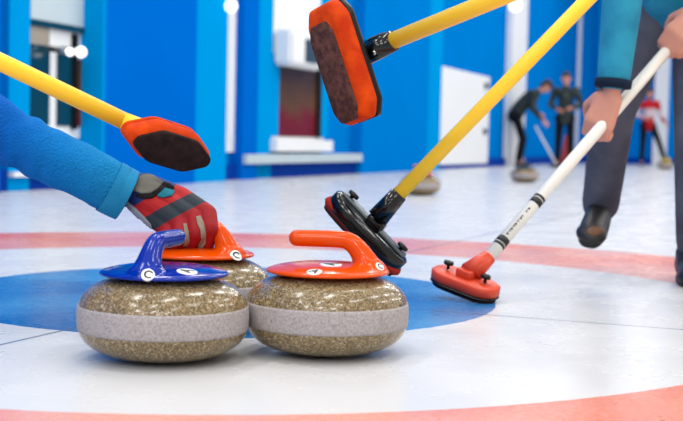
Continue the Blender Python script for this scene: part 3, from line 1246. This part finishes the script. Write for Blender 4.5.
def hand_caps(bb, wrist, dirv, palm_n, s, curl=0.9, wide=None):
    """hand with palm, four fingers and a thumb; palm faces palm_n"""
    d = dirv.normalized()
    n = (palm_n - d * palm_n.dot(d)).normalized()
    sd = d.cross(n)
    pal = wrist + d * 0.05 * s
    for k in range(4):
        off = sd * (k - 1.5) * 0.0205 * s
        k0 = wrist + d * 0.085 * s + off
        capsule(bb, wrist + off * 0.6 + d * 0.012 * s, k0, 0.0155 * s, 0.0125 * s)
        Ls = (0.040, 0.046, 0.043, 0.034)[k] * s
        p, dd = k0, d.copy()
        for j in range(3):
            ang = curl * (0.55, 0.9, 0.8)[j]
            ax = sd
            dd = Matrix.Rotation(-ang, 3, ax) @ dd if (Matrix.Rotation(-ang, 3, ax) @ dd).dot(n) > dd.dot(n) else Matrix.Rotation(ang, 3, ax) @ dd
            q = p + dd * Ls * (1, 0.65, 0.5)[j]
            capsule(bb, p, q, (0.0110, 0.0100, 0.0092)[j] * s, (0.0100, 0.0092, 0.0080)[j] * s, 10)
            p = q
    t0 = wrist + d * 0.02 * s - sd * 0.03 * s
    t1 = t0 + (d * 0.6 - sd * 0.5 + n * 0.5).normalized() * 0.045 * s
    t2 = t1 + (d * 0.7 + n * 0.6 + sd * 0.1).normalized() * 0.035 * s
    capsule(bb, wrist, t0, 0.017 * s, 0.0145 * s)
    capsule(bb, t0, t1, 0.0145 * s, 0.0115 * s)
    capsule(bb, t1, t2, 0.0115 * s, 0.0095 * s)


def shoe(bm_, heel, toe, upv, s):
    d = (toe - heel).normalized()
    upv = (upv - d * upv.dot(d)).normalized()
    sd = d.cross(upv)
    rot = Matrix((sd, d, upv)).transposed()
    Ln = (toe - heel).length
    ball(bm_, heel + d * 0.035 * s + upv * 0.040 * s, 0.04 * s, 0.95, 1.15, 1.15, rot)
    capsule(bm_, heel + d * 0.035 * s + upv * 0.032 * s, toe - d * 0.05 * s + upv * 0.026 * s, 0.037 * s, 0.036 * s)
    ball(bm_, toe - d * 0.05 * s + upv * 0.022 * s, 0.044 * s, 1.05, 1.15, 0.62, rot)
    capsule(bm_, heel + d * 0.05 * s + upv * 0.07 * s, heel + d * 0.10 * s + upv * 0.05 * s, 0.036 * s, 0.034 * s)


def sole(bm_, heel, toe, upv, s):
    d = (toe - heel).normalized()
    upv = (upv - d * upv.dot(d)).normalized()
    sd = d.cross(upv)
    rot = Matrix((sd, d, upv)).transposed().to_4x4()
    Ln = (toe - heel).length
    pts = []
    for k in range(32):
        th = 2 * math.pi * k / 32
        y = math.cos(th) * Ln / 2
        wv = 0.037 + 0.008 * (y / Ln + 0.5)
        pts.append((math.copysign(abs(math.sin(th)) ** 0.7, math.sin(th)) * wv * s, math.copysign(abs(math.cos(th)) ** 0.85, math.cos(th)) * Ln / 2))
    st_ = stack(pts, [(-0.002, 0.003), (0.002, 0), (0.014 * s, 0), (0.018 * s, 0.003)])
    st_.transform(Matrix.Translation((heel + toe) / 2) @ rot)
    me_ = bpy.data.meshes.new('t')
    st_.to_mesh(me_)
    st_.free()
    bm_.from_mesh(me_)
    bpy.data.meshes.remove(me_)


def person(label, base, J, s, mats, voxel=0.012, face=None, hands=(0.9, 0.9), palm=(None, None), cap_dark=False, bulk=1.0, loose=0.0, hair='hair', feet=None, group=None):
    """J: world joints. One continuous body; clothes, shoes and hair are children"""
    e = thing('person', label, 'person', base, group=group)
    o = Vector(base)
    j = {k: Vector(v) - o for k, v in J.items()}
    # body ---------------------------------------------------------
    b = bmesh.new()
    trunk = [('pelvis', 'waist', 0.125, 0.115), ('waist', 'chest', 0.115, 0.13), ('chest', 'neck', 0.12, 0.058), ('neck', 'head', 0.052, 0.05)]
    for a, c_, r0, r1 in trunk:
        capsule(b, j[a], j[c_], r0 * s * 0.92, r1 * s * 0.92)
    for k in ('l', 'r'):
        for a, c_, r0, r1 in (('chest', 'sh_' + k, 0.085, 0.058), ('sh_' + k, 'el_' + k, 0.048, 0.038), ('el_' + k, 'wr_' + k, 0.037, 0.025),
                              ('pelvis', 'hip_' + k, 0.1, 0.082), ('hip_' + k, 'kn_' + k, 0.078, 0.051), ('kn_' + k, 'an_' + k, 0.051, 0.035)):
            capsule(b, j[a], j[c_], r0 * s * 0.92, r1 * s * 0.92)
        capsule(b, j['an_' + k], j['toe_' + k] * 0.5 + j['an_' + k] * 0.5, 0.033 * s, 0.028 * s)
    up = (j['head'] - j['neck']).normalized()
    extra = head_parts(e, j['head'], face, up, s, hair, b)
    for k, cu, pn in (('l', hands[0], palm[0]), ('r', hands[1], palm[1])):
        hd = (J.get('hd_' + k) - J['wr_' + k]) if J.get('hd_' + k) is not None else (J['wr_' + k] - J['el_' + k])
        hand_caps(b, j['wr_' + k], hd, pn if pn is not None else -up * 0.3 + face * 0.2 + Vector((0.1, 0, 0)), s, cu)
    fused('body', b, 'skin', e, voxel * 0.55, 3)
    for nm, bm_, mt in extra:
        if nm == 'hair':
            fused('hair', bm_, mt, e, voxel * 0.7, 3)
        else:
            from_bm(nm, bm_, mt, e)
    # top ------------------------------------------------------------
    b = bmesh.new()
    lo = 1.0 + loose
    dn = (j['pelvis'] - j['waist']).normalized()
    capsule(b, j['pelvis'] + dn * 0.02 * s, j['waist'], 0.142 * s * bulk, 0.128 * s * bulk)
    capsule(b, j['waist'], j['chest'], 0.128 * s * bulk, 0.142 * s * bulk)
    capsule(b, j['chest'], j['neck'] * 0.8 + j['chest'] * 0.2, 0.13 * s, 0.07 * s)
    for k in ('l', 'r'):
        capsule(b, j['chest'], j['sh_' + k], 0.095 * s, 0.07 * s)
        capsule(b, j['sh_' + k], j['el_' + k], 0.066 * s * lo, 0.055 * s * lo)
        capsule(b, j['el_' + k], j['wr_' + k] * 0.86 + j['el_' + k] * 0.14, 0.055 * s * lo, 0.044 * s * lo)
    fused('jacket', b, mats['top'], e, voxel * 0.8, 4)
    # trousers, one mesh; a second leg cloth only where it differs
    b = bmesh.new()
    capsule(b, j['pelvis'], j['pelvis'] - dn * 0.03 * s, 0.128 * s, 0.122 * s)
    for k in ('l', 'r'):
        capsule(b, j['pelvis'], j['hip_' + k], 0.115 * s, 0.102 * s)
        capsule(b, j['hip_' + k], j['kn_' + k], 0.088 * s * lo, 0.062 * s * lo)
        capsule(b, j['kn_' + k], j['an_' + k] * 0.94 + j['kn_' + k] * 0.06, 0.0625 * s * lo, 0.056 * s * lo)
    fused('trousers', b, mats['legs'], e, voxel * 0.8, 4)
    for k in ('l', 'r'):
        b = bmesh.new()
        h_, t_ = j['heel_' + k], j['toe_' + k]
        uv_ = (j['kn_' + k] - j['an_' + k])
        shoe(b, h_, t_, uv_, s)
        so_ = fused('shoe', b, mats['shoe'], e, voxel * 0.6, 3)
        b = bmesh.new()
        sole(b, h_, t_, uv_, s)
        from_bm('sole', b, 'sole', so_)
    return e, o


# the reaching player's body, crouching low beyond the left edge of the picture
pp = [L3(x, y, Y) for x, y, Y, r_ in sh_p]


def B(x, y, z):
    return iv @ Vector((x, y, z))


shR = P(-190, 20, 2.35 + DA)
chest, neck, headc = B(-1.18, 2.24, 0.60), B(-1.06, 2.18, 0.76), B(-0.98, 2.15, 0.88)
pelv, shL = B(-1.55, 2.32, 0.46), B(-1.16, 2.44, 0.58)
elL, wrL = B(-1.06, 2.52, 0.34), B(-0.98, 2.52, 0.12)
hipR_, hipL_ = B(-1.56, 2.22, 0.43), B(-1.56, 2.42, 0.43)
knR_, knL_ = B(-1.26, 2.16, 0.20), B(-1.80, 2.44, 0.10)
anR_, anL_ = B(-1.50, 2.14, 0.09), B(-2.18, 2.44, 0.10)
upv = (headc - neck).normalized()
fwv = (iv.to_3x3() @ Vector((0.9, 0.05, -0.45))).normalized()
bb = bmesh.new()
for (p0, p1, a_, b_) in zip(pp, pp[1:], sh_p, sh_p[1:]):
    capsule(bb, p0, p1, a_[3], b_[3])
for p0, p1, r0, r1 in ((pp[0], chest, 0.06, 0.08), (chest, pelv, 0.125, 0.125), (chest, neck, 0.11, 0.06), (neck, headc, 0.05, 0.05), (chest, shL, 0.08, 0.06), (shL, elL, 0.048, 0.038), (elL, wrL, 0.036, 0.026),
                       (pelv, hipR_, 0.11, 0.09), (hipR_, knR_, 0.08, 0.055), (knR_, anR_, 0.052, 0.036), (pelv, hipL_, 0.11, 0.09), (hipL_, knL_, 0.08, 0.055), (knL_, anL_, 0.052, 0.036)):
    capsule(bb, p0, p1, r0, r1)
extra = head_parts(arm, headc, fwv, upv, 1.0, 'hair', bb)
hand_caps(bb, wrL, (iv.to_3x3() @ Vector((0.5, 0, -0.6))), (iv.to_3x3() @ Vector((0, 0, -1))), 1.0, 0.4)
fused('body', bb, 'skin', arm, 0.006, 3)
for nm, bm_, mt in extra:
    if nm == 'hair':
        fused('hair', bm_, mt, arm, 0.008, 3)
    else:
        from_bm(nm, bm_, mt, arm)
bb = bmesh.new()
for p0, p1, r0, r1 in ((pp[0], chest, 0.078, 0.11), (chest, pelv, 0.15, 0.15), (chest, chest * 0.25 + neck * 0.75, 0.13, 0.075), (chest, shL, 0.11, 0.08), (shL, elL, 0.07, 0.056), (elL, elL * 0.1 + wrL * 0.9, 0.055, 0.044)):
    capsule(bb, p0, p1, r0, r1)
fused('jacket', bb, plain('blue_jacket_cloth', (34, 62, 172), 0.85, 0.1), arm, 0.009, 4)
bb = bmesh.new()
for p0, p1, r0, r1 in ((pelv, hipR_, 0.14, 0.11), (hipR_, knR_, 0.1, 0.072), (knR_, anR_, 0.07, 0.056), (pelv, hipL_, 0.14, 0.11), (hipL_, knL_, 0.1, 0.072), (knL_, anL_, 0.07, 0.056)):
    capsule(bb, p0, p1, r0, r1)
fused('trousers', bb, 'black_cloth', arm, 0.009, 4)
for h_, t_, u_ in ((B(-1.56, 2.14, 0.004), B(-1.29, 2.13, 0.004), Vector((0, 0, 1))), (B(-2.23, 2.44, 0.24), B(-2.17, 2.44, 0.004), Vector((-1, 0, 0.2)))):
    b = bmesh.new()
    shoe(b, h_, t_, iv.to_3x3() @ u_, 1.0)
    fused('shoe', b, 'shoe', arm, 0.007, 3)
V = Vector
# --- sweeping player, right of the picture; head above its edge
YS = 3.2
J = dict(pelvis=P(676, -10, 3.32), waist=P(668, -70, 3.26), chest=P(655, -150, 3.16), neck=P(640, -215, 3.10), head=P(625, -262, 3.04),
         sh_l=P(628, -150, 3.04), el_l=P(626, -30, 3.0), wr_l=P(612, 93, 2.99), hd_l=P(594, 134, 2.995),
         sh_r=P(715, -150, 3.30), el_r=P(745, -30, 3.28), wr_r=P(700, 12, 3.09), hd_r=P(676, 38, 3.085),
         hip_l=P(652, 12, 3.34), kn_l=P(613, 112, 3.24), an_l=P(600, 209, 3.46), heel_l=P(602, 206, 3.52), toe_l=P(588, 248, 3.28),
         hip_r=P(703, 12, 3.30), kn_r=P(697, 145, 3.16), an_r=P(693, 252, 3.22))
g = G(692, 283)
J['heel_r'] = V((g.x + 0.02, g.y + 0.12, 0.004))
J['toe_r'] = V((g.x - 0.03, g.y - 0.14, 0.004))
J['an_r'] = V((g.x + 0.02, g.y + 0.05, 0.09))
sweeper, so = person('sweeping player in a teal jacket and grey trousers, gripping a white broom', (g.x, g.y, 0), J, 0.93, dict(top='teal_jacket', legs='grey_denim', shoe='shoe'),
                     0.011, face=vec(-0.8, -0.3, -0.5), hands=(1.15, 1.0), palm=(vec(0.35, -0.1, 0.9), vec(0.3, -0.2, 0.9)))


for ob in [c for c in sweeper.children if c.name.startswith('shoe')]:
    tb = bmesh.new()
    tb.from_mesh(ob.data)
    hit = BVHTree.FromBMesh(tb).ray_cast(CAM - so, ray(595, 231).normalized())
    tb.free()
    if hit[0] is not None:
        n_ = hit[1]
        x_ = (cam_rot @ Vector((1, 0.15, 0)))
        x_ = (x_ - n_ * x_.dot(n_)).normalized()
        bm = bmesh.new()
        ball(bm, hit[0], 0.018, 1.3, 0.75, 0.25, Matrix((x_, n_.cross(x_), n_)).transposed())
        from_bm('patch', bm, 'shoe_mark', ob)['label'] = 'brown patch on the dark shoe'
        break
for k in ('l', 'r'):
    e_, w_ = J['el_' + k] - so, J['wr_' + k] - so
    d_ = (w_ - e_).normalized()
    c0 = w_ - d_ * 0.035
    from_bm('cuff', tube([c0 + d_ * 0.001, c0 + d_ * 0.004, c0 + d_ * 0.022, c0 + d_ * 0.024], [0.036, 0.0445, 0.0435, 0.034], 28), 'jacket_hem', sweeper)



# --- far players
def far(label, x, y_foot, Y, hgt, pose, mats, face, group=None, hair='hair'):
    s = hgt / 1.75
    g_ = P(x, 150, Y)
    base = V((g_.x, g_.y, 0))
    f = V((face[0], face[1], 0)).normalized()
    sd = V((-f.y, f.x, 0))      # the player's left

    def q(fw, si, up_):
        return base + (f * fw + sd * si + V((0, 0, up_))) * s
    J = {k: q(*v) for k, v in pose.items()}
    fd = (f * 1.0 + V((0, 0, -0.1)))
    if pose.get('look'):
        fd = f * pose['look'][0] + V((0, 0, pose['look'][2]))
    return person(label, base, {k: v for k, v in J.items() if k != 'look'}, s, mats, 0.016, face=fd, hair=hair), q


stand = dict(pelvis=(0, 0, .93), waist=(0.0, 0, 1.10), chest=(0.0, 0, 1.30), neck=(0.01, 0, 1.50), head=(0.03, 0, 1.63),
             sh_l=(0, .19, 1.42), el_l=(-.02, .28, 1.15), wr_l=(.16, .14, 1.08), hd_l=(.24, .04, 1.10),
             sh_r=(0, -.19, 1.42), el_r=(-.02, -.28, 1.15), wr_r=(.16, -.14, 1.06), hd_r=(.24, -.04, 1.06),
             hip_l=(0, .09, .90), kn_l=(.02, .11, .50), an_l=(-.01, .12, .10), heel_l=(-.06, .12, .003), toe_l=(.20, .15, .003),
             hip_r=(0, -.09, .90), kn_r=(.02, -.11, .50), an_r=(-.01, -.12, .10), heel_r=(-.06, -.12, .003), toe_r=(.20, -.15, .003))
bend = dict(pelvis=(-.14, 0, .93), waist=(-.06, 0, 1.07), chest=(.12, 0, 1.24), neck=(.27, 0, 1.36), head=(.38, 0, 1.44),
            sh_l=(.16, .18, 1.27), el_l=(.20, .20, 1.00), wr_l=(.36, .10, .84), hd_l=(.42, .06, .78),
            sh_r=(.16, -.18, 1.27), el_r=(.14, -.22, 1.02), wr_r=(.26, -.10, .96), hd_r=(.33, -.04, .92),
            hip_l=(-.14, .09, .90), kn_l=(.02, .10, .50), an_l=(-.04, .10, .10), heel_l=(-.09, .10, .003), toe_l=(.17, .11, .003),
            hip_r=(-.14, -.09, .90), kn_r=(-.02, -.11, .50), an_r=(-.08, -.11, .10), heel_r=(-.13, -.11, .003), toe_r=(.13, -.12, .003), look=(1, 0, -.5))
stride = dict(stand)
stride.update(el_l=(.02, .27, 1.16), wr_l=(.1, .36, .98), hd_l=(.14, .42, .92), kn_l=(.05, .26, .52), an_l=(.0, .42, .12), heel_l=(-.05, .42, .003), toe_l=(.19, .50, .003), hip_l=(0, .1, .9))
dark = dict(top='camo', legs='black_cloth', shoe='shoe')
far('distant player in dark clothes bending over a white broom', 522.5, 170, 20.2, 1.58, bend, dark, (1, -0.1))
far('distant player in dark patterned jacket standing, hands at the waist', 564, 168, 20.6, 1.56, stand, dark, (-0.25, -1))
far('distant player in a red and white top and black trousers', 647, 168, 24.2, 1.50, stride, dict(top='red_white_top', legs='black_cloth', shoe='shoe'), (0.05, -1))


def far_broom(label, x0, y0, x1, Y, dy=0.0):
    """simple far broom: head on the ice, shaft to the hands"""
    hp = P(x1, 150, Y - 0.1)
    hp.z = 0.0
    e = thing('curling_broom', label, 'broom', hp, group='brooms held by distant players')
    top = P(x0, y0, Y + dy) - hp
    from_bm('shaft', along(V((0, 0, 0.045)), V((0, 0, .045)) + (top - V((0, 0, .045))) * 1.15, 0.016, 0.016, 12), 'white_paint', e)
    hb = stack(outline(0.22, 0.09, 32), [(0.0, 0.006), (0.006, 0), (0.034, 0), (0.04, 0.008)])
    from_bm('head', hb, 'black_plastic', e)


far_broom('distant white broom slanting from the bending player to the ice', 538, 131, 557, 20.1)
# red marker standing between the standing player's legs
mp = P(566, 150, 21.3)
e = thing('marker_cone', 'small red marker cone behind the legs of the standing distant player', 'cone', (mp.x, mp.y, 0))
from_bm('cone', lathe([(0, 0.02), (0.11, 0.02), (0.03, 0.52), (0.02, 0.54), (0, 0.54)], 24), 'red_plastic', e)
bm = bmesh.new()
box(bm, (0, 0, 0.012), (0.28, 0.28, 0.022), None, 0.006)
from_bm('base', bm, 'red_plastic', e)

# ------------------------------------------------------------------ light
wd = bpy.data.worlds.new('hall_air')
SC.world = wd
wd.use_nodes = True
bg = wd.node_tree.nodes['Background']
bg.inputs[0].default_value = (1.0, 0.985, 0.955, 1)
bg.inputs[1].default_value = 1.0


def lamp(u, v, z, su, sv, e, col=(1, 0.985, 0.96)):
    ld = bpy.data.lights.new('ceiling_and_fill_light', 'AREA')
    ld.shape = 'RECTANGLE'
    ld.size = sv
    ld.size_y = su
    ld.energy = e
    ld.color = col
    o = bpy.data.objects.new('ceiling_and_fill_light', ld)
    COL.objects.link(o)
    o.matrix_world = Matrix.Translation(UV(u, v, z)) @ Matrix((VD, UD, Vector((0, 0, 1)))).transposed().to_4x4()
    return o


for u in (-1.5, 1.5, 4.5, 7.5, 11, 15, 19, 23):
    for v in (-2.6, -0.4, 2.4):
        lamp(u, v, 4.6, 1.5, 0.35, 46)
for u, v in ((-4.5, -2.0), (-4.5, 0.6), (-4.5, 3.2), (-7.5, -1), (-7.5, 2.4)):
    lamp(u, v, 4.2, 1.5, 0.6, 115)  # added fill behind the camera, stronger than the ceiling rows, for frontal light
for u in (6, 10, 14, 18, 22):
    lamp(u, 5.5, 4.6, 1.5, 0.5, 74)

vs = SC.view_settings
vs.view_transform = 'Standard'
vs.look = 'None'
vs.gamma = 1
vs.exposure = -0.27
vs.use_curve_mapping = False
